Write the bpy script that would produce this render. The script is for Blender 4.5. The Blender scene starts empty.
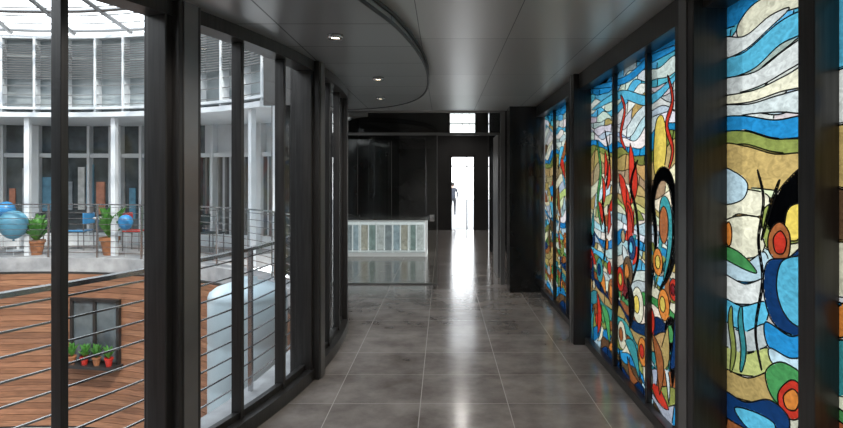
import bpy, bmesh, math, random
import numpy as np
from mathutils import Vector, Matrix
random.seed(4); rng=np.random.RandomState(7)
sc=bpy.context.scene
try: sc.view_settings.view_transform='Standard'
except Exception: pass

# ---------------------------------------------------------------- helpers
def link(o,parent=None):
    sc.collection.objects.link(o)
    if parent: o.parent=parent
    return o
def empty(name,loc=(0,0,0)):
    e=bpy.data.objects.new(name,None); e.location=loc; e.empty_display_size=.1
    return link(e)
def mesh(name,vs,fs,mat=None,parent=None,smooth=False):
    m=bpy.data.meshes.new(name); m.from_pydata([tuple(v) for v in vs],[],fs); m.update()
    bm=bmesh.new(); bm.from_mesh(m); bmesh.ops.recalc_face_normals(bm,faces=bm.faces); bm.to_mesh(m); bm.free()
    if mat:
        for q in (mat if isinstance(mat,list) else [mat]): m.materials.append(q)
    if smooth:
        for p in m.polygons: p.use_smooth=True
    return link(bpy.data.objects.new(name,m),parent)
BF=[(0,1,2,3),(7,6,5,4),(0,4,5,1),(1,5,6,2),(2,6,7,3),(3,7,4,0)]
class MB:
    def __init__(s): s.v=[]; s.f=[]
    def add(s,vs,fs):
        n=len(s.v); s.v+= [tuple(v) for v in vs]; s.f+=[tuple(i+n for i in f) for f in fs]
    def box(s,x0,x1,y0,y1,z0,z1,M=None):
        vs=[(x0,y0,z0),(x1,y0,z0),(x1,y1,z0),(x0,y1,z0),(x0,y0,z1),(x1,y0,z1),(x1,y1,z1),(x0,y1,z1)]
        if M: vs=[M@Vector(v) for v in vs]
        s.add(vs,BF)
    def arc(s,C,r0,r1,z0,z1,a0,a1,n):
        a=np.radians(np.linspace(a0,a1,n+1)); vs=[];fs=[]
        for t in a:
            c,q=math.cos(t),math.sin(t)
            vs+=[(C[0]+r0*c,C[1]+r0*q,z0),(C[0]+r1*c,C[1]+r1*q,z0),(C[0]+r1*c,C[1]+r1*q,z1),(C[0]+r0*c,C[1]+r0*q,z1)]
        for i in range(n):
            b=4*i
            for j in range(4): fs.append((b+j,b+(j+1)%4,b+4+(j+1)%4,b+4+j))
        fs+=[(0,3,2,1),(4*n,4*n+1,4*n+2,4*n+3)]
        s.add(vs,fs)
    def tube(s,pts,r,n=8):
        pts=[Vector(p) for p in pts]; rs=r if isinstance(r,(list,tuple)) else [r]*len(pts)
        vs=[];fs=[]
        for i,p in enumerate(pts):
            d=(pts[min(i+1,len(pts)-1)]-pts[max(i-1,0)]).normalized()
            u=d.cross(Vector((0,0,1)));
            if u.length<1e-3: u=Vector((1,0,0))
            u.normalize(); w=d.cross(u)
            for k in range(n):
                t=2*math.pi*k/n; vs.append(p+(u*math.cos(t)+w*math.sin(t))*rs[i])
        for i in range(len(pts)-1):
            for k in range(n): fs.append((i*n+k,i*n+(k+1)%n,(i+1)*n+(k+1)%n,(i+1)*n+k))
        fs+=[tuple(range(n)),tuple(range((len(pts)-1)*n,len(pts)*n))]
        s.add(vs,fs)
    def lathe(s,c,prof,n=20):
        vs=[];fs=[]
        for r,z in prof:
            for k in range(n):
                t=2*math.pi*k/n; vs.append((c[0]+r*math.cos(t),c[1]+r*math.sin(t),c[2]+z))
        for i in range(len(prof)-1):
            for k in range(n): fs.append((i*n+k,i*n+(k+1)%n,(i+1)*n+(k+1)%n,(i+1)*n+k))
        fs+=[tuple(range(n)),tuple(range((len(prof)-1)*n,len(prof)*n))]
        s.add(vs,fs)
    def obj(s,name,mat,parent=None,smooth=False,bevel=0):
        o=mesh(name,s.v,s.f,mat,parent,smooth)
        if bevel:
            b=o.modifiers.new('bevel','BEVEL'); b.width=bevel; b.segments=2; b.limit_method='ANGLE'
        return o
def box(name,x0,x1,y0,y1,z0,z1,mat,parent=None,bevel=0):
    m=MB(); m.box(x0,x1,y0,y1,z0,z1); return m.obj(name,mat,parent,bevel=bevel)

def newmat(name):
    m=bpy.data.materials.new(name); m.use_nodes=True; nt=m.node_tree
    return m,nt,nt.nodes['Principled BSDF']
def pmat(name,col,rough=.5,metal=0,noise=0,nscale=8,bump=0,emit=0,stretch=None):
    m,nt,b=newmat(name)
    b.inputs['Base Color'].default_value=(*col,1); b.inputs['Roughness'].default_value=rough; b.inputs['Metallic'].default_value=metal
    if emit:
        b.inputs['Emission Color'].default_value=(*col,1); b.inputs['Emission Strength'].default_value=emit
    if noise or bump:
        tc=nt.nodes.new('ShaderNodeTexCoord'); mp=nt.nodes.new('ShaderNodeMapping'); nz=nt.nodes.new('ShaderNodeTexNoise')
        nz.inputs['Scale'].default_value=nscale; nz.inputs['Detail'].default_value=6
        if stretch: mp.inputs['Scale'].default_value=stretch
        nt.links.new(tc.outputs['Object'],mp.inputs[0]); nt.links.new(mp.outputs[0],nz.inputs['Vector'])
        if noise:
            r=nt.nodes.new('ShaderNodeValToRGB')
            r.color_ramp.elements[0].color=(*[c*(1-noise) for c in col],1); r.color_ramp.elements[1].color=(*[min(1,c*(1+noise)) for c in col],1)
            r.color_ramp.elements[0].position=.3; r.color_ramp.elements[1].position=.7
            nt.links.new(nz.outputs['Fac'],r.inputs[0]); nt.links.new(r.outputs[0],b.inputs['Base Color'])
        if bump:
            bp=nt.nodes.new('ShaderNodeBump'); bp.inputs['Strength'].default_value=bump; bp.inputs['Distance'].default_value=.01
            nt.links.new(nz.outputs['Fac'],bp.inputs['Height']); nt.links.new(bp.outputs[0],b.inputs['Normal'])
    return m
def grid_mat(name,c1,c2,mortar,w,h,off,rough,metal,msize=.004,nscale=3,bump=.15,spread=.5,stretch=(1,1,1),offset=0.0,nb=.15,rv=.15):
    m,nt,b=newmat(name); N=nt.nodes.new; L=nt.links.new
    tc=N('ShaderNodeTexCoord'); mp=N('ShaderNodeMapping'); mp.inputs['Location'].default_value=off
    L(tc.outputs['Object'],mp.inputs[0])
    br=N('ShaderNodeTexBrick'); br.offset=offset; br.squash=1
    br.inputs['Scale'].default_value=1; br.inputs['Brick Width'].default_value=w; br.inputs['Row Height'].default_value=h
    br.inputs['Mortar Size'].default_value=msize; br.inputs['Mortar Smooth'].default_value=.3; br.inputs['Bias'].default_value=0
    br.inputs['Color1'].default_value=(.35,.35,.35,1); br.inputs['Color2'].default_value=(.65,.65,.65,1); br.inputs['Mortar'].default_value=(.5,.5,.5,1)
    L(mp.outputs[0],br.inputs['Vector'])
    m2=N('ShaderNodeMapping'); m2.inputs['Scale'].default_value=stretch; L(tc.outputs['Object'],m2.inputs[0])
    nz=N('ShaderNodeTexNoise'); nz.inputs['Scale'].default_value=nscale; nz.inputs['Detail'].default_value=9; nz.inputs['Roughness'].default_value=.65; L(m2.outputs[0],nz.inputs['Vector'])
    ad=N('ShaderNodeMix'); ad.data_type='FLOAT'; ad.inputs[0].default_value=spread
    sp=N('ShaderNodeSeparateColor'); L(br.outputs['Color'],sp.inputs[0])
    L(nz.outputs['Fac'],ad.inputs[2]); L(sp.outputs[0],ad.inputs[3])
    r=N('ShaderNodeValToRGB'); r.color_ramp.elements[0].position=.36; r.color_ramp.elements[1].position=.64
    r.color_ramp.elements[0].color=(*c1,1); r.color_ramp.elements[1].color=(*c2,1); L(ad.outputs[0],r.inputs[0])
    mx=N('ShaderNodeMix'); mx.data_type='RGBA'; L(br.outputs['Fac'],mx.inputs[0]); L(r.outputs[0],mx.inputs[6]); mx.inputs[7].default_value=(*mortar,1)
    L(mx.outputs[2],b.inputs['Base Color'])
    b.inputs['Metallic'].default_value=metal; b.inputs['Roughness'].default_value=rough
    if rv:
        rr=N('ShaderNodeMapRange'); rr.inputs['From Min'].default_value=.3; rr.inputs['From Max'].default_value=.7
        rr.inputs['To Min'].default_value=rough*(1-rv); rr.inputs['To Max'].default_value=rough*(1+rv); L(nz.outputs['Fac'],rr.inputs[0]); L(rr.outputs[0],b.inputs['Roughness'])
    if bump:
        sb=N('ShaderNodeMath'); sb.operation='SUBTRACT'; mu=N('ShaderNodeMath'); mu.operation='MULTIPLY'; mu.inputs[1].default_value=nb
        L(nz.outputs['Fac'],mu.inputs[0]); L(mu.outputs[0],sb.inputs[0]); L(br.outputs['Fac'],sb.inputs[1])
        bp=N('ShaderNodeBump'); bp.inputs['Strength'].default_value=bump; bp.inputs['Distance'].default_value=.004
        L(sb.outputs[0],bp.inputs['Height']); L(bp.outputs[0],b.inputs['Normal'])
    return m

M_tile=grid_mat('slate_tile',(.12,.103,.092),(.3,.268,.245),(.4,.37,.34),.62,.62,(.16,.08,0),.16,0,msize=.0035,nscale=2.2,bump=.12,spread=.3)
M_tile.node_tree.nodes['Principled BSDF'].inputs['IOR'].default_value=1.75
M_ceil=grid_mat('brushed_ceiling_panel',(.6,.59,.57),(.68,.67,.65),(.1,.1,.1),.62,1.5,(.16,.2,0),.3,.6,msize=.003,nscale=1,bump=0,spread=.9,rv=0)
M_soff=grid_mat('soffit_panel',(.38,.38,.38),(.44,.44,.44),(.03,.03,.03),3.0,.62,(1,.1,0),.3,.55,msize=.006,nscale=1,bump=0,spread=.9,rv=0)
M_metal=pmat('dark_bronze_aluminium',(.045,.042,.04),.32,.5,noise=.25,nscale=3,stretch=(20,20,1))
M_metal2=pmat('grey_aluminium',(.2,.195,.19),.35,.7,noise=.15,nscale=3)
M_steel=pmat('stainless_steel',(.5,.5,.5),.25,.95,noise=.05)
M_black=pmat('black_polished_panel',(.016,.016,.016),.1,0,noise=.3,nscale=2)
M_dark=pmat('dark_room_paint',(.03,.029,.028),.4,0,noise=.2,nscale=2)
M_white=pmat('white_painted_steel',(.62,.64,.65),.4,0,noise=.05,nscale=4)
M_conc=pmat('pale_concrete',(.34,.335,.33),.8,0,noise=.2,nscale=5,bump=.2)
M_grey=pmat('mid_grey_wall',(.5,.49,.48),.6,0,noise=.15,nscale=3)
M_wood=[pmat('cedar_plank_%d'%i,c,.55,0,noise=.3,nscale=4,stretch=(1,1,14),bump=.2) for i,c in enumerate([(.25,.115,.06),(.3,.145,.078),(.21,.095,.05),(.28,.13,.07)])]
M_wind=pmat('dark_window_glass',(.09,.105,.11),.06,0,noise=.7,nscale=1.5)
M_upg=pmat('pale_upper_glazing',(.32,.36,.37),.1,0,noise=.4,nscale=.8)
M_blue=pmat('blue_balloon_rubber',(.04,.22,.45),.35,noise=.1)
M_pale=pmat('pale_blue_plastic',(.42,.5,.52),.35,noise=.1,nscale=3)
M_lead=pmat('lead_came',(.008,.008,.009),.4,.5,noise=.2)
M_leaf=pmat('plant_leaf',(.06,.2,.03),.5,noise=.4,nscale=20)
M_terra=pmat('terracotta_pot',(.3,.12,.05),.7,noise=.2)
M_red=pmat('red_plastic',(.45,.03,.02),.4,noise=.1)
def glass(name,tint,refl):
    m=bpy.data.materials.new(name); m.use_nodes=True; nt=m.node_tree; nt.nodes.clear(); N=nt.nodes.new; L=nt.links.new
    o=N('ShaderNodeOutputMaterial'); t=N('ShaderNodeBsdfTransparent'); g=N('ShaderNodeBsdfGlossy'); mx=N('ShaderNodeMixShader'); lw=N('ShaderNodeLayerWeight')
    t.inputs[0].default_value=(*tint,1); g.inputs['Roughness'].default_value=.01; lw.inputs['Blend'].default_value=refl
    nz=N('ShaderNodeTexNoise'); nz.inputs['Scale'].default_value=1.2; bp=N('ShaderNodeBump'); bp.inputs['Strength'].default_value=.03
    L(nz.outputs['Fac'],bp.inputs['Height']); L(bp.outputs[0],g.inputs['Normal'])
    L(lw.outputs['Fresnel'],mx.inputs[0]); L(t.outputs[0],mx.inputs[1]); L(g.outputs[0],mx.inputs[2]); L(mx.outputs[0],o.inputs[0])
    return m
M_glass=glass('clear_glazing',(.94,.96,.965),.22)
M_glassd=glass('smoked_glazing',(.88,.9,.89),.3)

C=(-8.05,5.6); R=7.0
def ax(y,r=R):
    d=r*r-(y-C[1])**2
    return C[0]+math.sqrt(d) if d>0 else -99
def PA(a,r): a=math.radians(a); return (C[0]+r*math.cos(a),C[1]+r*math.sin(a))

# ---------------------------------------------------------------- floor & ceiling
def strip(name,y0,y1,n,xl,xr,z0,z1,mat,parent=None):
    vs=[];fs=[]
    for i in range(n+1):
        y=y0+(y1-y0)*i/n; a,b=xl(y),xr(y)
        vs+=[(a,y,z0),(b,y,z0),(b,y,z1),(a,y,z1)]
    for i in range(n):
        q=4*i
        for j in range(4): fs.append((q+j,q+(j+1)%4,q+4+(j+1)%4,q+4+j))
    fs+=[(0,3,2,1),(4*n,4*n+1,4*n+2,4*n+3)]
    return mesh(name,vs,fs,mat,parent)
RX=1.5
xl=lambda y:max(-3.3 if y<3 else -2.6,ax(y))
strip('floor',-2.5,18.6,170,xl,lambda y:RX,-.3,0,M_tile)
strip('ceiling',-2.5,8.9,90,xl,lambda y:RX,2.6,2.66,M_ceil)
strip('shade_roof',-2.6,8.8,90,lambda y:xl(y)-.05,lambda y:1.9,2.8,2.95,M_conc)  # unseen slab added above the ceiling to shade the corridor
sp=[(-1,-1.95),(1,-1.05),(2,-.74),(3.2,-.42),(3.73,-.29),(4.6,-.18),(5.5,-.147),(6.5,-.2),(7.2,-.36),(7.7,-.62),(8.0,-.95),(8.12,-1.25),(8.16,-1.46)]
ys=[p[0] for p in sp]; xs=[p[1] for p in sp]
def cat(y):
    k=max(0,min(len(sp)-2,np.searchsorted(ys,y)-1)); t=(y-ys[k])/(ys[k+1]-ys[k])
    sl=lambda i:(xs[min(i+1,len(xs)-1)]-xs[max(i-1,0)])/(ys[min(i+1,len(xs)-1)]-ys[max(i-1,0)])
    h=ys[k+1]-ys[k]; m0,m1=sl(k)*h,sl(k+1)*h
    return (2*t**3-3*t*t+1)*xs[k]+(t**3-2*t*t+t)*m0+(-2*t**3+3*t*t)*xs[k+1]+(t**3-t*t)*m1
soff=strip('ceiling_soffit',-1,8.15,160,lambda y:xl(y)+.0,lambda y:max(cat(y),xl(y)+.01),2.53,2.6,M_soff)
tb=MB()
edge=[(max(cat(y),xl(y)+.01),y) for y in np.linspace(-.9,8.14,160)]
for z0 in (2.527,2.585):
    tb.tube([(x+.008,y,z0+.005) for x,y in edge],.012,6)
tb.obj('trim_1',pmat('black_trim',(.02,.02,.02),.4,noise=.1),smooth=True)
lensm=pmat('downlight_lens',(1,.85,.6),.4,emit=7)
def downlight(x,y,zc=2.53,en=30):
    e=empty('recessed_downlight',(0,0,0))
    a=MB(); a.lathe((x,y,zc-.025),[(.032,.02),(.035,.0),(.05,.0),(.052,.025)],24); a.obj('bezel',M_steel,e,True)
    a=MB(); a.lathe((x,y,zc-.018),[(.031,0),(.031,.01)],20); a.obj('lens',lensm,e)
    l=bpy.data.lights.new('downlight_beam','SPOT'); l.energy=en; l.color=(1,.95,.9); l.spot_size=2.6; l.spot_blend=.6; l.shadow_soft_size=.06
    lo=bpy.data.objects.new('beam',l); lo.location=(x,y,zc-.05); link(lo,e)
for (x,y) in [(-.70,3.9),(-.60,5.55),(-.72,6.9),(-1.05,2.6)]: downlight(x,y,2.53,36)  # last one is out of view, added to brighten the corridor
for (x,y) in [(.3,.4),(.3,-1.2)]: downlight(x,y,2.6,70)  # unseen extra lamps near the camera, added to brighten the corridor
for (x,y) in [(0,10.2),(0.4,13),(0.5,16.5)]: downlight(x,y,3.7,110)  # unseen extra lamps, added to brighten the lobby and its floor

# ---------------------------------------------------------------- curved curtain wall
cw=empty('curtain_wall')
A0,A1=-48,35
m=MB()
m.arc(C,6.94,7.08,0,.09,A0,A1,80)
m.arc(C,6.94,7.08,2.45,2.53,A0,A1,80)
m.arc(C,6.98,7.02,.09,.13,A0,A1,80)
m.obj('sill_and_header',M_metal,cw)
def radial(mb,a,r0,r1,w,z0,z1):
    M=Matrix.Translation((C[0],C[1],0))@Matrix.Rotation(math.radians(a),4,'Z')
    mb.box(r0,r1,-w/2,w/2,z0,z1,M)
m=MB(); cols=MB(); ed=MB()
for i in range(-6,13):
    a=-19.7+4.5*i
    if a<A0 or a>A1: continue
    if i%3==0:
        ro=7.12 if a<0 else 7.07
        radial(cols,a,6.88,ro,.16,.0,2.53)
        radial(cols,a,6.94,ro-.05,.24,.0,2.53)
        radial(ed,a,ro,ro+.006,.1,.0,2.53)
    else:
        radial(m,a+(-.65 if i==-1 else .1),6.965,7.035,.035,.09,2.45)
m.obj('mullions',M_metal,cw,bevel=.003)
cols.obj('columns',M_metal,cw,bevel=.006)
ed.obj('column_cover_strips',M_metal2,cw)
vs=[];fs=[]
aa=np.linspace(A0,A1,121)
for a in aa:
    x,y=PA(a,7.0); vs+=[(x,y,.1),(x,y,2.46)]
for i in range(120): fs.append((2*i,2*i+2,2*i+3,2*i+1))
mesh('window_1',vs,fs,M_glass,smooth=True)

# ---------------------------------------------------------------- atrium outside
ring=MB(); ring.arc(C,6.6,6.9,-.3,-.02,-60,300,160); ring.obj('balcony_slab_edge',M_conc)
ring=MB(); ring.arc(C,6.9,9.25,-.3,-.04,60,300,90); ring.obj('balcony_floor',M_conc)
rl=empty('cable_railing')
m=MB()
for j in range(9):
    z=.08+j*.115
    m.arc(C,6.66,6.67,z,z+.01,-60,300,200)
m.obj('rods',M_steel,rl)
m=MB(); m.arc(C,6.64,6.69,1.05,1.075,-60,300,200); m.obj('handrail',M_steel,rl)
m=MB()
for i in range(40):
    a=-26.9+9*i; radial(m,a,6.65,6.68,.03,-.1,1.05)
m.obj('posts',M_steel,rl)
w=empty('cedar_cladding_wall')
for k in range(4):
    m=MB()
    for j in range(k,26,4):
        z=-.34-j*.118; 
        m.arc(C,6.52+.004*(j%2),6.56,z-.11,z,-60,300,140)
    m.obj('planks_%d'%(k+1),M_wood[k],w)
m=MB(); m.arc(C,6.57,6.7,-3.5,-.31,-60,300,120); m.obj('backing',M_dark,w)
m=MB(); m.lathe((C[0],C[1],-3.55),[(6.6,0),(6.6,.1)],64); m.obj('courtyard_ground',M_conc)
we=empty('window_2'); 
m=MB(); radial(m,80,6.46,6.53,1.0,-2.05,-.85); m.obj('glass',M_wind,we)
m=MB()
M=Matrix.Translation((C[0],C[1],0))@Matrix.Rotation(math.radians(80),4,'Z')
for off in (-.52,0,.52): m.box(6.42,6.54,off-.03,off+.03,-2.1,-.82,M)
m.box(6.42,6.54,-.55,.55,-.86,-.8,M); m.box(6.2,6.54,-.6,.6,-2.14,-2.08,M)
m.obj('frame_and_shelf',M_metal,we)
def plant(p,s,pot,n=26):
    e=empty('potted_plant')
    m=MB(); m.lathe(p,[(.05*s,0),(.075*s,.13*s),(.085*s,.13*s),(.085*s,.16*s),(.07*s,.16*s),(.065*s,.14*s)],14); m.obj('pot',pot,e)
    m=MB()
    for q in range(n):
        t=random.uniform(0,6.28); r=random.uniform(.08,.2)*s; h=random.uniform(.1,.3)*s
        b=p+Vector((0,0,.14*s)); tip=b+Vector((math.cos(t)*r*.7,math.sin(t)*r*.7,h)); mid=b+Vector((math.cos(t)*r*.4,math.sin(t)*r*.4,h*.8))
        sd=Vector((-math.sin(t),math.cos(t),0))*.03*s
        m.add([b,mid+sd,tip,mid-sd],[(0,1,2,3)])
    m.obj('leaves',M_leaf,e)
for j,off in enumerate((-.42,-.15,.12,.4)):
    plant(M@Vector((6.31,off,-2.08)),1,M_terra if j%2 else M_red)
for a,s in ((82.5,2.4),(95,2.0),(68,2.6)):
    q=PA(a,7.25); plant(Vector((q[0],q[1],-.04)),s,M_terra,50)
fb=empty('courtyard_building')
m=MB(); m.arc(C,9.3,9.5,-.1,2.88,76,300,90); m.obj('glazed_storefront',M_wind,fb)
m=MB(); m.arc(C,9.3,9.5,-.1,2.88,53,76,20); m.obj('frosted_storefront',M_white,fb)
m=MB()
for i in range(62):
    a=54+4*i; 
    radial(m,a,9.1,9.31,.06 if i%3 else .3,-.04,2.88)
m.arc(C,9.15,9.3,2.1,2.2,53,300,90); m.arc(C,9.15,9.3,-.04,.25,53,300,90)
m.obj('white_frames',M_white,fb)
m=MB()
for i in range(20): radial(m,54.7+1.15*i,9.2,9.31,.05,.25,2.1)
m.obj('slim_frames',M_metal2,fb)
cc_=[pmat('cafe_panel_%d'%i,c,.5,noise=.3,nscale=6) for i,c in enumerate([(.5,.5,.48),(.3,.33,.35),(.5,.2,.12),(.1,.25,.35)])]
for k in range(4):
    m=MB()
    for i in range(k,40,4):
        a=77+i*1.55+random.uniform(-.2,.2); radial(m,a,9.25,9.29,random.uniform(.1,.22),random.uniform(.3,1.0),random.uniform(1.3,2.05))
    m.obj('interior_panels_%d'%(k+1),cc_[k],fb)
m=MB(); m.arc(C,7.0,9.5,2.88,2.98,47,300,100); m.obj('upper_slab',M_white,fb)
m=MB(); m.arc(C,7.35,7.4,2.98,4.6,47,300,100); m.obj('upper_glazing',M_upg,fb)
m=MB()
for j in range(15): m.arc(C,7.12,7.16,3.7+j*.05,3.715+j*.05,47,300,100)
for z in (3.15,3.35,3.55): m.arc(C,7.14,7.16,z,z+.015,47,300,100)
m.obj('blind_slats',M_metal2,fb)
m=MB()
for i in range(50): radial(m,48+5.2*i,7.1,7.3,.045,2.98,4.6)
m.arc(C,7.1,7.5,4.55,4.62,47,300,100); m.arc(C,7.05,7.4,3.05,3.1,47,300,100)
m.obj('window_frame',M_white,fb)
m=MB()
for i in range(17): radial(m,51+15*i,7.1,7.2,.1,-.04,2.88)
m.obj('pillars',M_white,fb)
ar=empty('atrium_glass_roof')
m=MB()
for a in range(0,180,10):
    x0,y0=PA(a,7.5); x1,y1=PA(a+180,7.5)
    m.tube([(x0,y0,4.75),((x0+x1)/2,(y0+y1)/2,6.6),(x1,y1,4.75)],.05,6)
for r,z in ((5.5,5.25),(3.2,5.8),(6.6,4.98),(7.4,4.78)):
    m.tube([(*PA(a,r),z) for a in np.linspace(0,360,61)],.04,6)
m.obj('beams',M_metal2,ar)
m=MB()
for k in range(8): 
    r=7.1-k*.3; m.tube([(*PA(a,r),4.86+k*.085) for a in np.linspace(0,360,61)],.015,5)
m.obj('purlins',M_metal2,ar)
wc=empty('white_wing_cladding')
m=MB(); m.box(-2.74,-2.66,9.65,12.6,-.04,4.5); m.obj('panels',M_white,wc)
m=MB()
for y in (10.0,10.9,11.8): m.box(-2.78,-2.74,y,y+.62,.5,2.3)
m.obj('glass',M_upg,wc)
m=MB()
for y in (9.85,10.75,11.65,12.5): m.box(-2.82,-2.74,y,y+.05,-.04,4.5)
m.obj('fins',M_metal2,wc)
e=empty('water_tank')
m=MB(); pr=[(.46,0),(.5,.1)]
for i in range(6):
    z=.2+i*.55; pr+= [(.5,z),(.5,z+.5),(.492,z+.52)]
pr+=[(.5,3.5),(.48,3.56),(.4,3.62),(.25,3.67),(.12,3.69),(.12,3.74),(.02,3.75)]
m.lathe((-2.55,7.85,-3.44),pr,48); m.obj('shell',M_pale,e,True)

def chair(a,r,rot,mat):
    e=empty('cafe_chair'); p=PA(a,r); M=Matrix.Translation((p[0],p[1],-.04))@Matrix.Rotation(rot,4,'Z')
    m=MB(); m.box(-.2,.2,-.2,.2,.43,.46,M); m.box(-.2,.2,.18,.21,.6,.85,M); m.obj('seat_and_back',mat,e,bevel=.01)
    m=MB()
    for sx in (-.18,.18):
        m.tube([M@Vector((sx,-.18,0)),M@Vector((sx,-.18,.44))],.012,6); m.tube([M@Vector((sx,.2,0)),M@Vector((sx,.19,.85))],.012,6)
    m.obj('legs',M_metal2,e)
def table(a,r):
    e=empty('cafe_table'); p=PA(a,r)
    m=MB(); m.lathe((p[0],p[1],-.04),[(.22,0),(.22,.02),(.03,.04),(.03,.7),(.3,.71),(.32,.73),(.3,.75),(.01,.75)],24); m.obj('pedestal_and_top',M_white,e)
M_dkch=pmat('dark_chair_plastic',(.04,.05,.05),.4,noise=.1)
for a,cs in ((73,(M_dkch,M_leaf)),(87,(M_red,M_blue)),(101,(M_dkch,M_leaf))):
    table(a,8.1); chair(a-4.6,8.1,math.radians(a),cs[0]); chair(a+4.6,8.1,math.radians(a-180),cs[1])
def balloon(a,r,z,s,mat):
    e=empty('balloon'); p=PA(a,r)
    m=MB(); pr=[(.02,-1.12),(.09,-1.08),(.03,-1.0)]+[(math.sin(t)*(.8+.2*(t/math.pi)) ,-math.cos(t)) for t in np.linspace(.15,math.pi-.05,16)]
    m.lathe((p[0],p[1],z),[(q[0]*s,q[1]*s) for q in pr],24); m.obj('envelope',mat,e,True)
    m=MB(); m.tube([(p[0],p[1],z-s),(p[0]+.02,p[1],(z-.04)/2),(p[0],p[1],-.04)],.004,5); m.obj('string',M_white,e)
balloon(77.9,7.0,.68,.16,M_blue); balloon(97.6,7.0,.62,.3,pmat('light_blue_rubber',(.1,.28,.38),.4,noise=.1)); balloon(99.8,7.25,.9,.2,M_blue)

# ---------------------------------------------------------------- far dark lobby
box('wall_right',1.45,1.6,8.8,18.49,0,3.69,M_dark)
box('wall_left',-2.64,-2.58,9.62,18.49,0,3.69,M_dark)
wb=MB(); wb.box(-2.64,.22,18.5,18.7,0,3.7); wb.box(.99,1.6,18.5,18.7,0,3.7); wb.box(.22,.99,18.5,18.7,2.3,2.95); wb.box(.22,.99,18.5,18.7,3.6,3.7); wb.obj('wall_far',M_dark)
box('lobby_ceiling',-2.64,1.6,8.9,18.7,3.7,3.8,M_dark)
box('lobby_bulkhead',-2.64,1.44,8.82,8.89,2.67,3.69,M_dark)
box('polished_pier',.93,1.44,8.38,8.75,0,2.6,M_black)
dr=empty('door_1')
m=MB(); m.box(.22,.27,18.44,18.5,0,2.3); m.box(.94,.99,18.44,18.5,0,2.3); m.box(.72,.75,18.44,18.5,0,2.3); m.box(.22,.99,18.44,18.5,2.24,2.3); m.box(.22,.99,18.46,18.49,1.95,1.98); m.obj('frame',M_metal,dr)
m=MB(); m.box(.585,.6,18.5,18.52,2.95,3.6); m.box(.8,.815,18.5,18.52,2.95,3.6); m.box(.22,.99,18.5,18.53,3.25,3.29); m.obj('clerestory_bars',M_metal,dr)
pt=empty('glass_partition')
m=MB(); m.box(-2.1,-.27,9.0,9.012,.02,2.24); m.box(-2.1,.86,9.0,9.012,2.28,2.58)
m.box(-.25,-.095,9.0,9.012,.02,2.24); m.obj('glass',M_glassd,pt)
m=MB(); m.box(-2.1,.86,8.99,9.025,2.24,2.28); m.box(-2.1,-.08,8.99,9.03,0,.02); m.box(-.095,-.08,8.99,9.02,.02,2.24); m.box(.86,.93,8.98,9.04,0,2.6); m.box(-2.1,.86,8.98,9.03,2.58,2.66); m.obj('frame',M_metal2,pt)
m=MB(); m.box(-.2,-.13,8.97,9.04,.95,1.05); m.box(-.185,-.145,8.94,8.97,.98,1.02); m.obj('lock',M_steel,pt,bevel=.006)
ct=empty('display_counter')
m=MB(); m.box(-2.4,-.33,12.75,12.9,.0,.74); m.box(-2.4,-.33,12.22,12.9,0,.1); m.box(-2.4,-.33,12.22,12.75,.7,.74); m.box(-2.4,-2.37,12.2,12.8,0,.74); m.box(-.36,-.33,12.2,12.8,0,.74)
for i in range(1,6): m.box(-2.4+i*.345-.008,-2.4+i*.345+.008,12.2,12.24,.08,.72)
m.obj('white_case',pmat('glowing_white_laminate',(.85,.86,.86),.3,noise=.04,emit=.35),ct)  # lit look of the case is put into the laminate as emission
m=MB(); m.box(-2.37,-.36,12.195,12.2,.08,.72); m.obj('glass_front',M_glass,ct)
m=MB(); m.box(-2.42,-.31,12.16,12.95,.74,.77); m.obj('top',M_steel,ct)
cols_=[(.35,.45,.42),(.8,.82,.8),(.4,.44,.46),(.5,.6,.66),(.65,.6,.5)]
pm=[pmat('glowing_print_%d'%i,c,.35,noise=.35,nscale=14,emit=.3) for i,c in enumerate(cols_)]  # prints glow slightly, case lighting put in as emission
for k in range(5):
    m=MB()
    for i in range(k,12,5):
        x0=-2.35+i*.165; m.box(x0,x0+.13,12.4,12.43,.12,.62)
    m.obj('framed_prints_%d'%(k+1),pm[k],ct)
m=MB()
for i in range(12): x0=-2.35+i*.165; m.box(x0-.006,x0+.136,12.432,12.44,.1,.63)
m.obj('print_frames',M_white,ct)
cb=empty('black_glass_cabinet')
box('carcass',-2.56,-.38,12.96,14,0,2.45,M_black,cb,bevel=.01)
m=MB(); 
for x in (-1.85,-1.12): m.box(x,x+.012,12.95,12.96,.8,2.4)
m.obj('door_gaps',M_metal2,cb)
box('lobby_side_screen',1.0,1.44,13,13.2,0,3.69,M_black)
box('lobby_door_leaf',.88,.91,9.6,10.5,0.005,2.3,M_metal2)
box('terrace_ground',-8,9,18.7,45,-.2,-.01,M_conc)

# ---------------------------------------------------------------- stained glass wall
GX=1.42
def P(x,y):
    d=600*GX/(x-443); return (d,1.6-(y-178)*d/600)
Y0,Y1,Z0,Z1=.3,8.34,.06,2.47
cs=.009
ny=int((Y1-Y0)/cs); nz=int((Z1-Z0)/cs)
yc=Y0+(np.arange(ny)+.5)*(Y1-Y0)/ny; zc=Z0+(np.arange(nz)+.5)*(Z1-Z0)/nz
YY,ZZ=np.meshgrid(yc,zc,indexing='ij')
COL=np.zeros((ny,nz,3)); OWN=np.zeros((ny,nz),int); leads=[]
def srgb(h):
    h=h.lstrip('#'); return np.array([ (int(h[i:i+2],16)/255)**2.2 for i in (0,2,4)])
PAL={k:srgb(v) for k,v in dict(blue='2c8cc8',cyan='62c2e2',white='eef2ec',pale='c4e0ea',grey='c8d2d0',cream='e8e4c8',gold='bea468',tan='a89470',olive='8a9650',green='4f9a5a',lime='c4cc80',yellow='e6cc60',orange='d8843e',red='c83c2e',navy='1a3a66',teal='3f9296',black='08090b',brown='66503a',rust='a0603a',wine='74242a').items()}
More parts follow.
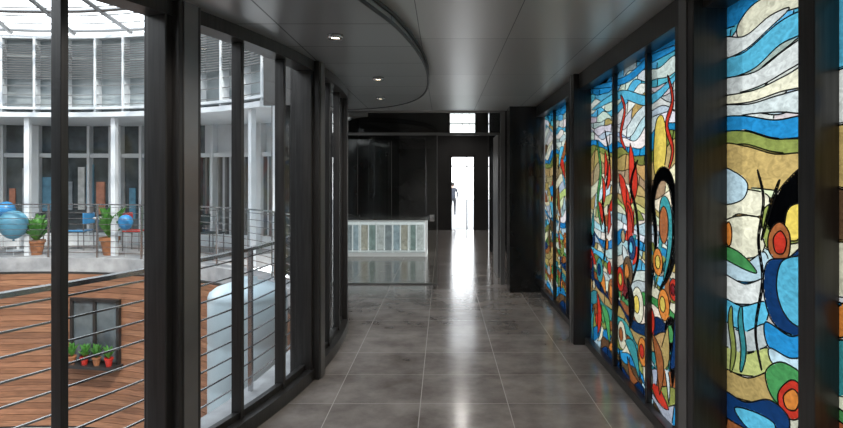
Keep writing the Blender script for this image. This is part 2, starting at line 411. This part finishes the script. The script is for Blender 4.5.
bands=[(2.50,'blue'),(2.40,'cyan'),(2.33,'white'),(2.24,'cyan'),(2.19,'white'),(2.12,'grey'),(2.07,'white'),(2.00,'pale'),(1.96,'white'),(1.89,'blue'),(1.83,'olive'),(1.77,'gold'),(1.66,'tan'),(1.55,'cream'),(1.47,'gold'),(1.39,'lime'),(1.32,'cream'),(1.26,'pale'),(1.19,'white'),(1.12,'blue'),(1.06,'pale'),(1.00,'cream'),(.94,'cyan'),(.88,'olive'),(.82,'cream'),(.75,'green'),(.69,'rust'),(.62,'navy'),(.55,'gold'),(.47,'teal'),(.38,'rust'),(.30,'olive'),(.22,'blue'),(.15,'brown'),(.08,'navy')]
def bz(k,s):
    z=bands[k][0]; ph=k*.35
    return z+.055*np.sin(s*3.1+ph)+.035*np.sin(s*6.7+ph*1.9+1)+.012*np.sin(s*13+k*2.1)
for k,(z,c) in enumerate(bands):
    mask=ZZ<bz(k,YY)
    cuts=np.cumsum(rng.uniform(.22,.6,40))+rng.uniform(-.2,.2)
    idx=np.searchsorted(cuts,YY+ (ZZ-z)*.3); jit=rng.uniform(.7,1.1,(45,1))*rng.uniform(.9,1.1,(45,3))
    alt=rng.rand(45)<.14
    cc=PAL[c]*jit; other=PAL[rng.choice(['cream','pale','grey','gold'])]
    cc[alt]=other*jit[alt]
    COL[mask]=cc[idx[mask]]; OWN[mask]=0
    s=np.linspace(Y0,Y1,500); leads.append((0,[(a,b) for a,b in zip(s,bz(k,s))]))
    for cpos in cuts:
        if Y0<cpos<Y1:
            t=np.linspace(0,1,5); pts=[]
            zt=bz(k,cpos); zb=bz(k+1,cpos) if k+1<len(bands) else .0
            if zt>zb: pts=[(cpos-(zt+(zb-zt)*u-z)*.3,zt+(zb-zt)*u) for u in t]; leads.append((0,pts))
sid=[0]
def inpoly(pts,X,Y):
    n=len(pts); ins=np.zeros(X.shape,bool); j=n-1
    for i in range(n):
        xi,yi=pts[i]; xj,yj=pts[j]
        if yi!=yj:
            c=((yi>Y)!=(yj>Y))&(X<(xj-xi)*(Y-yi)/(yj-yi)+xi); ins^=c
        j=i
    return ins
def shape(pts,col,jit=.12,lead=True):
    sid[0]+=1; k=sid[0]
    xs_=[p[0] for p in pts]; zs_=[p[1] for p in pts]
    i0,i1=np.searchsorted(yc,[min(xs_)-.01,max(xs_)+.01]); j0,j1=np.searchsorted(zc,[min(zs_)-.01,max(zs_)+.01])
    if i1<=i0 or j1<=j0: return
    sub=inpoly(pts,YY[i0:i1,j0:j1],ZZ[i0:i1,j0:j1])
    c=(PAL[col] if isinstance(col,str) else col)*(1+rng.uniform(-jit,jit))
    COL[i0:i1,j0:j1][sub]=c; OWN[i0:i1,j0:j1][sub]=k
    if lead: leads.append((k,list(pts)+[pts[0]]))
def smooth(pts,n=8,closed=True):
    out=[]; N=len(pts)
    rg=range(N) if closed else range(N-1)
    for i in rg:
        g=lambda q:np.array(pts[q%N] if closed else pts[max(0,min(N-1,q))],float)
        p0,p1,p2,p3=g(i-1),g(i),g(i+1),g(i+2)
        for t in np.linspace(0,1,n,endpoint=False):
            out.append(tuple(.5*((2*p1)+(-p0+p2)*t+(2*p0-5*p1+4*p2-p3)*t*t+(-p0+3*p1-3*p2+p3)*t**3)))
    if not closed: out.append(tuple(pts[-1]))
    return out
def disc(y,z,r,col,rz=None,segs=26): 
    rz=rz or r; shape([(y+r*math.cos(t),z+rz*math.sin(t)) for t in np.linspace(0,2*math.pi,segs,endpoint=False)],col)
def ribbon(pts,w,col,taper=True):
    c=smooth(pts,8,False); n=len(c); L_=[];R_=[]
    for i,p in enumerate(c):
        a=np.array(c[max(i-1,0)]);b=np.array(c[min(i+1,n-1)]); d=b-a; d/=max(1e-6,np.hypot(*d)); nn=np.array([-d[1],d[0]])
        t=i/(n-1); ww=w*(math.sin(math.pi*min(1,max(0,t)))**.6 if taper else 1)/2+.002
        L_.append(tuple(np.array(p)+nn*ww)); R_.append(tuple(np.array(p)-nn*ww))
    shape(L_+R_[::-1],col)
def leaf(y,z,L_,w,ang,col,curve=.2):
    ca,sa=math.cos(ang),math.sin(ang); pts=[]
    for u in np.linspace(0,1,9): pts.append((u*L_, w*math.sin(math.pi*u)**.8/2+curve*L_*math.sin(math.pi*u)))
    for u in np.linspace(1,0,9)[1:-1]: pts.append((u*L_, -w*math.sin(math.pi*u)**.8/2+curve*L_*math.sin(math.pi*u)))
    shape([(y+a*ca-b*sa,z+a*sa+b*ca) for a,b in pts],col)
for i in range(130):
    y=rng.uniform(Y0,Y1); z=rng.uniform(.1,1.25)
    near=2.2<y<3.1
    if near and z>.5: continue
    leaf(y,z,rng.uniform(.15,.45),rng.uniform(.05,.13),rng.uniform(0,6.28),rng.choice(['green','red','navy','orange','teal','brown','wine','olive','blue','rust','pale','black','cream','grey']),rng.uniform(-.3,.3))
for i in range(55):
    y=rng.uniform(Y0,Y1); z=rng.uniform(.1,1.15)
    if 2.2<y<3.1: continue
    r=rng.uniform(.035,.1); disc(y,z,r,rng.choice(['orange','red','tan','cream','teal','olive','rust','green']))
    if r>.07: disc(y,z,r*.5,rng.choice(['yellow','red','navy','orange']))
def Q(l): return [P(*p) for p in l]
def bay_b():
    for pts,w_,c in [([(592,110),(620,95),(650,100),(682,70)],.07,'cyan'),([(592,88),(625,80),(650,60),(682,45)],.06,'blue')]:
        ribbon(Q(pts),w_,c)
    shape(smooth(Q([(656,124),(663,116),(667,140),(665,165),(659,184),(654,165)])),'yellow')
    ribbon(Q([(597,140),(601,170),(598,200),(602,230)]),.07,'green')
    ribbon(Q([(600,290),(606,240),(603,200),(610,165),(605,130)]),.04,'black')
    for (x,y,a) in [(604,205,1.4),(607,190,1.9),(603,225,.9),(609,210,2.4),(605,180,1.6),(608,235,1.7)]: 
        p=P(x,y); leaf(p[0],p[1],.26,.1,a,'red',.15)
    ribbon(Q([(668,75),(673,100),(667,125),(673,150),(668,172)]),.045,'red')
    ribbon(Q([(621,95),(625,110),(621,135),(626,150)]),.05,'red')
    for (x,y,a) in [(628,225,1.3),(631,205,1.9),(625,240,2.3),(634,235,.8),(630,188,1.6),(626,210,1.0),(629,250,1.5)]:
        p=P(x,y); leaf(p[0],p[1],.34,.13,a,rng.choice(['red','wine','red']),.12)
    ribbon(Q([(625,300),(638,260),(637,215),(631,185),(638,160)]),.035,'black')
    ribbon(Q([(650,300),(656,240),(653,200),(660,175),(671,182),(676,225),(672,265),(660,290)]),.085,'black')
    ribbon(Q([(655,285),(661,240),(663,205),(669,212),(670,245),(664,280)]),.09,'teal')
    disc(*P(664,225),.08,'rust',.12); disc(*P(658,262),.09,'orange'); disc(*P(658,262),.045,'yellow')
    for x,y,r,c,c2 in [(600,270,.11,'teal','navy'),(612,292,.11,'rust','orange'),(628,272,.12,'brown','orange'),(638,305,.13,'cream','yellow'),(604,318,.1,'olive','green'),(650,320,.1,'red','orange'),(664,305,.1,'orange','yellow'),(672,335,.11,'black','green'),(622,335,.11,'cream','rust'),(643,352,.1,'orange','red'),(632,248,.09,'navy','cyan'),(674,290,.07,'red','wine')]:
        p=P(x,y); disc(p[0],p[1],r,c); disc(p[0]+r*.2,p[1],r*.5,c2)
    for x,y,a,c in [(610,345,.8,'green'),(655,365,2.2,'gold'),(660,395,1.2,'rust'),(670,370,1.8,'navy'),(640,380,.5,'teal'),(598,335,1.5,'red'),(678,400,1.7,'black'),(630,330,1.4,'black'),(612,320,1.8,'black')]:
        p=P(x,y); leaf(p[0],p[1],.4,.14,a,c,.2)
bay_b()
def bay_a():
    S=lambda l,c:shape(smooth(Q(l)),c)
    shape(Q([(722,-6),(760,-6),(752,12),(735,26),(722,30)]),'blue')
    S([(738,26),(752,6),(775,-6),(808,-6),(808,4),(780,14),(756,30),(740,38)],'cream')
    S([(722,60),(745,52),(780,22),(808,10),(808,30),(780,45),(752,70),(722,78)],'cyan')
    S([(722,38),(745,36),(770,16),(790,8),(770,28),(745,50),(722,58)],'white')
    S([(722,80),(755,72),(785,50),(808,36),(808,56),(785,72),(755,88),(722,95)],'white')
    S([(722,97),(755,90),(785,76),(808,64),(808,84),(780,92),(750,102),(722,104)],'cream')
    S([(722,106),(750,104),(780,95),(808,90),(808,112),(780,112),(750,114),(722,118)],'grey')
    S([(722,118),(745,116),(775,120),(808,116),(808,136),(775,138),(745,130),(722,132)],'blue')
    S([(722,133),(745,131),(775,139),(808,138),(808,152),(775,152),(745,144),(722,146)],'olive')
    S([(722,147),(745,146),(775,154),(808,154),(806,176),(785,190),(752,188),(722,190)],'gold')
    S([(722,192),(752,190),(770,198),(760,216),(738,214),(722,222)],'cream')
    S([(722,170),(735,172),(748,184),(742,200),(722,202)],'pale')
    S([(722,224),(740,216),(762,220),(764,250),(745,258),(722,246)],'cream')
    S([(764,210),(785,200),(808,196),(808,236),(785,245),(766,246)],'olive')
    S([(786,182),(808,166),(808,206),(798,226),(780,236),(768,226),(772,204)],'black')
    S([(788,210),(802,204),(806,222),(798,240),(786,236)],'yellow')
    S([(722,248),(745,262),(765,252),(768,275),(745,282),(722,272)],'pale')
    S([(722,274),(745,284),(768,278),(766,300),(740,304),(722,296)],'white')
    S([(722,298),(742,306),(766,302),(766,322),(744,330),(722,318)],'cyan')
    S([(722,320),(742,332),(766,324),(768,345),(745,352),(722,344)],'grey')
    S([(722,346),(745,354),(768,348),(775,368),(750,376),(722,366)],'lime')
    S([(722,368),(748,378),(776,370),(790,386),(765,402),(738,398),(722,388)],'gold')
    disc(*P(729,234),.035,'orange',.06)
    S([(722,246),(736,250),(750,262),(757,273),(742,268),(722,256)],'green')
    S([(770,232),(780,222),(790,234),(789,256),(779,262),(769,250)],'rust')
    S([(774,238),(781,231),(787,241),(784,253),(776,252)],'red')
    S([(768,262),(788,258),(808,250),(808,330),(790,334),(772,320),(764,290)],'navy')
    S([(782,262),(800,256),(808,262),(808,322),(794,324),(782,308),(777,285)],'cyan')
    S([(766,322),(790,336),(808,334),(808,356),(785,358),(768,345)],'blue')
    S([(770,348),(790,358),(808,358),(808,372),(788,374),(772,362)],'pale')
    S([(766,372),(780,362),(800,372),(808,388),(808,412),(790,412),(772,396)],'green')
    S([(779,392),(792,380),(804,390),(806,410),(794,420),(781,410)],'red')
    S([(784,396),(793,389),(800,398),(796,410),(787,408)],'orange')
    S([(722,390),(745,402),(770,400),(790,420),(780,440),(745,428),(722,412)],'navy')
    S([(735,408),(755,412),(775,424),(770,436),(748,428)],'cyan')
    ribbon(Q([(758,170),(764,200),(759,240),(763,280),(756,330),(762,370)]),.012,'black')
    ribbon(Q([(780,180),(770,210),(762,240)]),.016,'black')
    for x0,c in ((731,'olive'),(741,'teal')): ribbon(Q([(x0,372),(x0+3,350),(x0,322),(x0+1,306)]),.05,c)
bay_a()
for pts,c in [([(834,-5),(860,-5),(860,60),(834,70)],'cyan'),([(834,72),(860,62),(860,120),(834,124)],'white'),([(834,126),(860,122),(860,190),(834,186)],'gold'),([(834,188),(860,192),(860,240),(834,240)],'brown'),([(834,242),(860,242),(860,300),(834,296)],'cream'),([(834,310),(845,302),(856,315),(852,335),(840,338),(834,330)],'orange'),([(834,340),(860,340),(860,400),(834,395)],'teal')]:
    shape(Q(pts),c)
for i in range(14):
    y=rng.uniform(6.7,8.2); z=rng.uniform(.9,2.1); leaf(y,z,.4,.14,rng.uniform(0,6.28),rng.choice(['red','blue','brown','rust','cyan']),.2)

M_st=bpy.data.materials.new('stained_glass'); M_st.use_nodes=True; nt=M_st.node_tree; nt.nodes.clear(); N=nt.nodes.new; L=nt.links.new
o=N('ShaderNodeOutputMaterial'); at=N('ShaderNodeAttribute'); at.attribute_name='Col'
tc=N('ShaderNodeTexCoord'); mp=N('ShaderNodeMapping'); mp.inputs['Scale'].default_value=(1,1,2.2); L(tc.outputs['Object'],mp.inputs[0])
nzn=N('ShaderNodeTexNoise'); nzn.inputs['Scale'].default_value=16; nzn.inputs['Detail'].default_value=5; nzn.inputs['Distortion'].default_value=1.2; L(mp.outputs[0],nzn.inputs['Vector'])
mr=N('ShaderNodeMapRange'); mr.inputs['From Min'].default_value=.3; mr.inputs['From Max'].default_value=.7; mr.inputs['To Min'].default_value=.25; mr.inputs['To Max'].default_value=.44; L(nzn.outputs['Fac'],mr.inputs[0])
mm=N('ShaderNodeVectorMath'); mm.operation='SCALE'; L(at.outputs['Color'],mm.inputs[0]); L(mr.outputs[0],mm.inputs['Scale'])
tr=N('ShaderNodeBsdfTranslucent'); L(mm.outputs[0],tr.inputs['Color'])
tp=N('ShaderNodeBsdfTransparent'); L(mm.outputs[0],tp.inputs['Color'])
m1=N('ShaderNodeMixShader'); m1.inputs[0].default_value=.2; L(tr.outputs[0],m1.inputs[1]); L(tp.outputs[0],m1.inputs[2])
gl=N('ShaderNodeBsdfGlossy'); gl.inputs['Roughness'].default_value=.08
lw=N('ShaderNodeLayerWeight'); lw.inputs['Blend'].default_value=.12
m2=N('ShaderNodeMixShader'); L(lw.outputs['Fresnel'],m2.inputs[0]); L(m1.outputs[0],m2.inputs[1]); L(gl.outputs[0],m2.inputs[2])
bp=N('ShaderNodeBump'); bp.inputs['Strength'].default_value=.25; bp.inputs['Distance'].default_value=.004; L(nzn.outputs['Fac'],bp.inputs['Height']); L(bp.outputs[0],gl.inputs['Normal'])
L(m2.outputs[0],o.inputs[0])

sw=empty('stained_glass_mural')
vy=np.linspace(Y0,Y1,ny+1); vz=np.linspace(Z0,Z1,nz+1)
VY,VZ=np.meshgrid(vy,vz,indexing='ij'); co=np.empty(((ny+1)*(nz+1),3)); co[:,0]=GX; co[:,1]=VY.ravel(); co[:,2]=VZ.ravel()
ii,jj=np.meshgrid(np.arange(ny),np.arange(nz),indexing='ij'); b0=(ii*(nz+1)+jj).ravel()
quads=np.stack([b0,b0+1,b0+nz+2,b0+nz+1],1)
me=bpy.data.meshes.new('glass_pieces'); me.vertices.add(len(co)); me.vertices.foreach_set('co',co.ravel())
me.loops.add(quads.size); me.loops.foreach_set('vertex_index',quads.ravel().astype(np.int32))
me.polygons.add(len(quads)); me.polygons.foreach_set('loop_start',(np.arange(len(quads))*4).astype(np.int32))
try: me.polygons.foreach_set('loop_total',np.full(len(quads),4,np.int32))
except Exception: pass
me.update(calc_edges=True)
ca=me.attributes.new('Col','FLOAT_COLOR','FACE'); cc=np.ones((len(quads),4)); cc[:,:3]=COL.reshape(-1,3); ca.data.foreach_set('color',np.clip(cc,0,1).ravel())
me.materials.append(M_st); link(bpy.data.objects.new('glass_pieces',me),sw)
cu=bpy.data.curves.new('lead_cames','CURVE'); cu.dimensions='3D'; cu.bevel_depth=.0036; cu.bevel_resolution=0
for k,pts in leads:
    run=[]
    def flush(run):
        if len(run)>1:
            s=cu.splines.new('POLY'); s.points.add(len(run)-1)
            for q,(a,b) in enumerate(run): s.points[q].co=(GX-.002,a,b,1)
    for (a,b) in pts:
        i=int((a-Y0)/(Y1-Y0)*ny); j=int((b-Z0)/(Z1-Z0)*nz)
        ok=0<=i<ny and 0<=j<nz and OWN[i,j]<=k
        if ok: run.append((a,b))
        else:
            flush(run); run=[]
    flush(run)
cu.materials.append(M_lead); link(bpy.data.objects.new('lead_cames',cu),sw)
m=MB()
m.box(1.36,1.48,.3,8.36,0,.07); m.box(1.3,1.5,-2.5,8.36,2.45,2.6)
for y in (1.35,2.2): m.box(1.33,1.47,y-.05,y+.05,.0,2.5)
for y in (4.1,4.9,6.75,7.55): m.box(1.385,1.46,y-.022,y+.022,.05,2.5)
m.obj('mullions_and_rails',M_metal,sw,bevel=.004)
m=MB()
for y0,y1 in ((.2,.4),(3.0,3.24),(5.75,5.95)): m.box(1.25,1.5,y0,y1,0,2.6)
m.obj('columns',M_metal,sw,bevel=.006)
m=MB()
for y0,y1 in ((.2,.4),(3.0,3.24),(5.75,5.95)): m.box(1.244,1.25,y0+.07,y1-.07,0,2.6)
m.obj('cover_strips',M_metal2,sw)
box('wall_right_near',1.4,1.5,-2.5,.19,0,2.44,M_metal)
box('wall_back',-3.3,1.5,-2.6,-2.5,0,2.6,M_grey)
box('exterior_pavement',1.6,30,-20,18,-.4,-.2,M_conc)

# ---------------------------------------------------------------- people
def person(loc,rot,shirt,trou,skin,hairc,stride=.25,scale=1):
    J={'pel':(0,0,.95),'sp':(0,.01,1.15),'ch':(0,0,1.35),'nk':(0,0,1.5),'hd':(0,-.01,1.58),
       'sl':(-.18,0,1.43),'el':(-.25,.03,1.15),'wl':(-.26,-.1,.92),'sr':(.18,0,1.43),'er':(.25,.06,1.16),'wr':(.27,.02,.9),
       'hl':(-.1,0,.9),'kl':(-.11,-stride*.55,.5),'al':(-.11,-stride*.6,.09),'tl':(-.12,-stride*.6-.15,.04),
       'hr':(.1,0,.9),'kr':(.11,stride*.25,.49),'ar':(.11,stride*.95,.12),'tr':(.12,stride*.95-.14,.04)}
    Rr={'pel':(.15,.11),'sp':(.13,.1),'ch':(.16,.11),'nk':(.055,.055),'hd':(.05,.05),'sl':(.065,.065),'el':(.045,.045),'wl':(.03,.03),'sr':(.065,.065),'er':(.045,.045),'wr':(.03,.03),
        'hl':(.095,.095),'kl':(.06,.06),'al':(.045,.045),'tl':(.035,.03),'hr':(.095,.095),'kr':(.06,.06),'ar':(.045,.045),'tr':(.035,.03)}
    E=[('pel','sp'),('sp','ch'),('ch','nk'),('nk','hd'),('ch','sl'),('sl','el'),('el','wl'),('ch','sr'),('sr','er'),('er','wr'),('pel','hl'),('hl','kl'),('kl','al'),('al','tl'),('pel','hr'),('hr','kr'),('kr','ar'),('ar','tr')]
    names=list(J); vs=[J[n] for n in names]; es=[(names.index(a),names.index(b)) for a,b in E]; rr=[Rr[n] for n in names]
    for s,wn in ((-1,'wl'),(1,'wr')):
        wv=Vector(J[wn]); pi=len(vs); vs.append(tuple(wv+Vector((0,-.01,-.07)))); rr.append((.028,.018)); es.append((names.index(wn),pi))
        for f in range(4):
            b=len(vs); o_=(f-1.5)*.019; ln=(.065,.08,.075,.055)[f]
            vs.append(tuple(wv+Vector((0,o_-.01,-.1)))); vs.append(tuple(wv+Vector((-s*.012,o_-.015,-.1-ln*.5)))); vs.append(tuple(wv+Vector((-s*.03,o_-.02,-.1-ln))))
            rr+=[(.009,.009),(.008,.008),(.007,.007)]; es+=[(pi,b),(b,b+1),(b+1,b+2)]
        b=len(vs); vs.append(tuple(wv+Vector((-s*.01,-.045,-.06)))); vs.append(tuple(wv+Vector((-s*.015,-.06,-.1)))); rr+=[(.011,.011),(.009,.009)]; es+=[(pi,b),(b,b+1)]
    me=bpy.data.meshes.new('t'); me.from_pydata(vs,es,[]); ob=bpy.data.objects.new('t',me); link(ob)
    ob.modifiers.new('s','SKIN'); sv=me.skin_vertices[0].data
    for i,r_ in enumerate(rr): sv[i].radius=r_
    sv[0].use_root=True
    ob.modifiers.new('ss','SUBSURF').levels=2
    dg=bpy.context.evaluated_depsgraph_get(); bmh=bmesh.new(); bmh.from_mesh(bpy.data.meshes.new_from_object(ob.evaluated_get(dg)))
    bpy.data.objects.remove(ob)
    for f in bmh.faces:
        c=f.calc_center_median(); z=c.z
        f.material_index=0 if z>.93 and z<1.49 else (1 if z<.95 and abs(c.x)<.21 else 2)
        if z<.07: f.material_index=4
        f.smooth=True
    def sph(c,r,mi,sc_=(1,1,1)):
        ret=bmesh.ops.create_uvsphere(bmh,u_segments=18,v_segments=12,radius=r)
        for v in ret['verts']:
            q=v.co.copy(); v.co=Vector((q.x*sc_[0],q.y*sc_[1],q.z*sc_[2]))+Vector(c)
        for f in {f for v in ret['verts'] for f in v.link_faces}: f.material_index=mi; f.smooth=True
    sph((0,-.015,1.66),.1,2,(.78,.95,1.2)); sph((0,.008,1.69),.103,3,(.83,.95,1.08))
    sph((0,-.115,1.645),.018,2,(.8,1,1.4))
    for s in (-1,1): sph((s*.03,-.098,1.67),.011,3); sph((s*.08,0,1.65),.022,2,(.4,.8,1.3))
    sph((0,-.098,1.605),.018,4,(1.4,.5,.35))
    o_=bpy.data.meshes.new('person'); bmh.to_mesh(o_); bmh.free()
    for q in (shirt,trou,skin,hairc,M_black): o_.materials.append(q)
    ob=bpy.data.objects.new('person',o_); ob.location=loc; ob.rotation_euler=(0,0,rot); ob.scale=(scale,)*3; link(ob)
skin=pmat('skin',(.45,.25,.17),.5,noise=.08); hair=pmat('dark_hair',(.02,.015,.012),.5,noise=.3)
person((.42,25.5,-.01),math.pi,pmat('navy_shirt',(.03,.035,.05),.8,noise=.2),pmat('dark_trousers',(.025,.025,.03),.8,noise=.2),skin,hair,.25,.8)

# ---------------------------------------------------------------- light
W=bpy.data.worlds.new('sky'); sc.world=W; W.use_nodes=True; nt=W.node_tree; bg=nt.nodes['Background']
tc=nt.nodes.new('ShaderNodeTexCoord'); sx=nt.nodes.new('ShaderNodeSeparateXYZ'); rp=nt.nodes.new('ShaderNodeValToRGB')
nt.links.new(tc.outputs['Generated'],sx.inputs[0]); nt.links.new(sx.outputs['Z'],rp.inputs[0]); nt.links.new(rp.outputs[0],bg.inputs['Color'])
rp.color_ramp.elements[0].color=(.9,.92,.93,1); rp.color_ramp.elements[1].color=(.76,.87,1,1); rp.color_ramp.elements[0].position=.0
bg.inputs['Strength'].default_value=4.2
s=bpy.data.lights.new('sun','SUN'); s.energy=4; s.angle=.03; s.color=(1,.95,.88); so=bpy.data.objects.new('sun',s); link(so)
so.rotation_euler=Vector((-.45,.6,-.75)).to_track_quat('-Z','Y').to_euler()
cam=bpy.data.cameras.new('camera'); co_=bpy.data.objects.new('camera',cam); link(co_); sc.camera=co_
co_.location=(0,0,1.6); co_.rotation_euler=(math.pi/2,0,0)
cam.sensor_width=36; cam.lens=600/843*36; cam.shift_x=-21.5/843; cam.shift_y=-36/843; cam.clip_end=200; cam.clip_start=.05
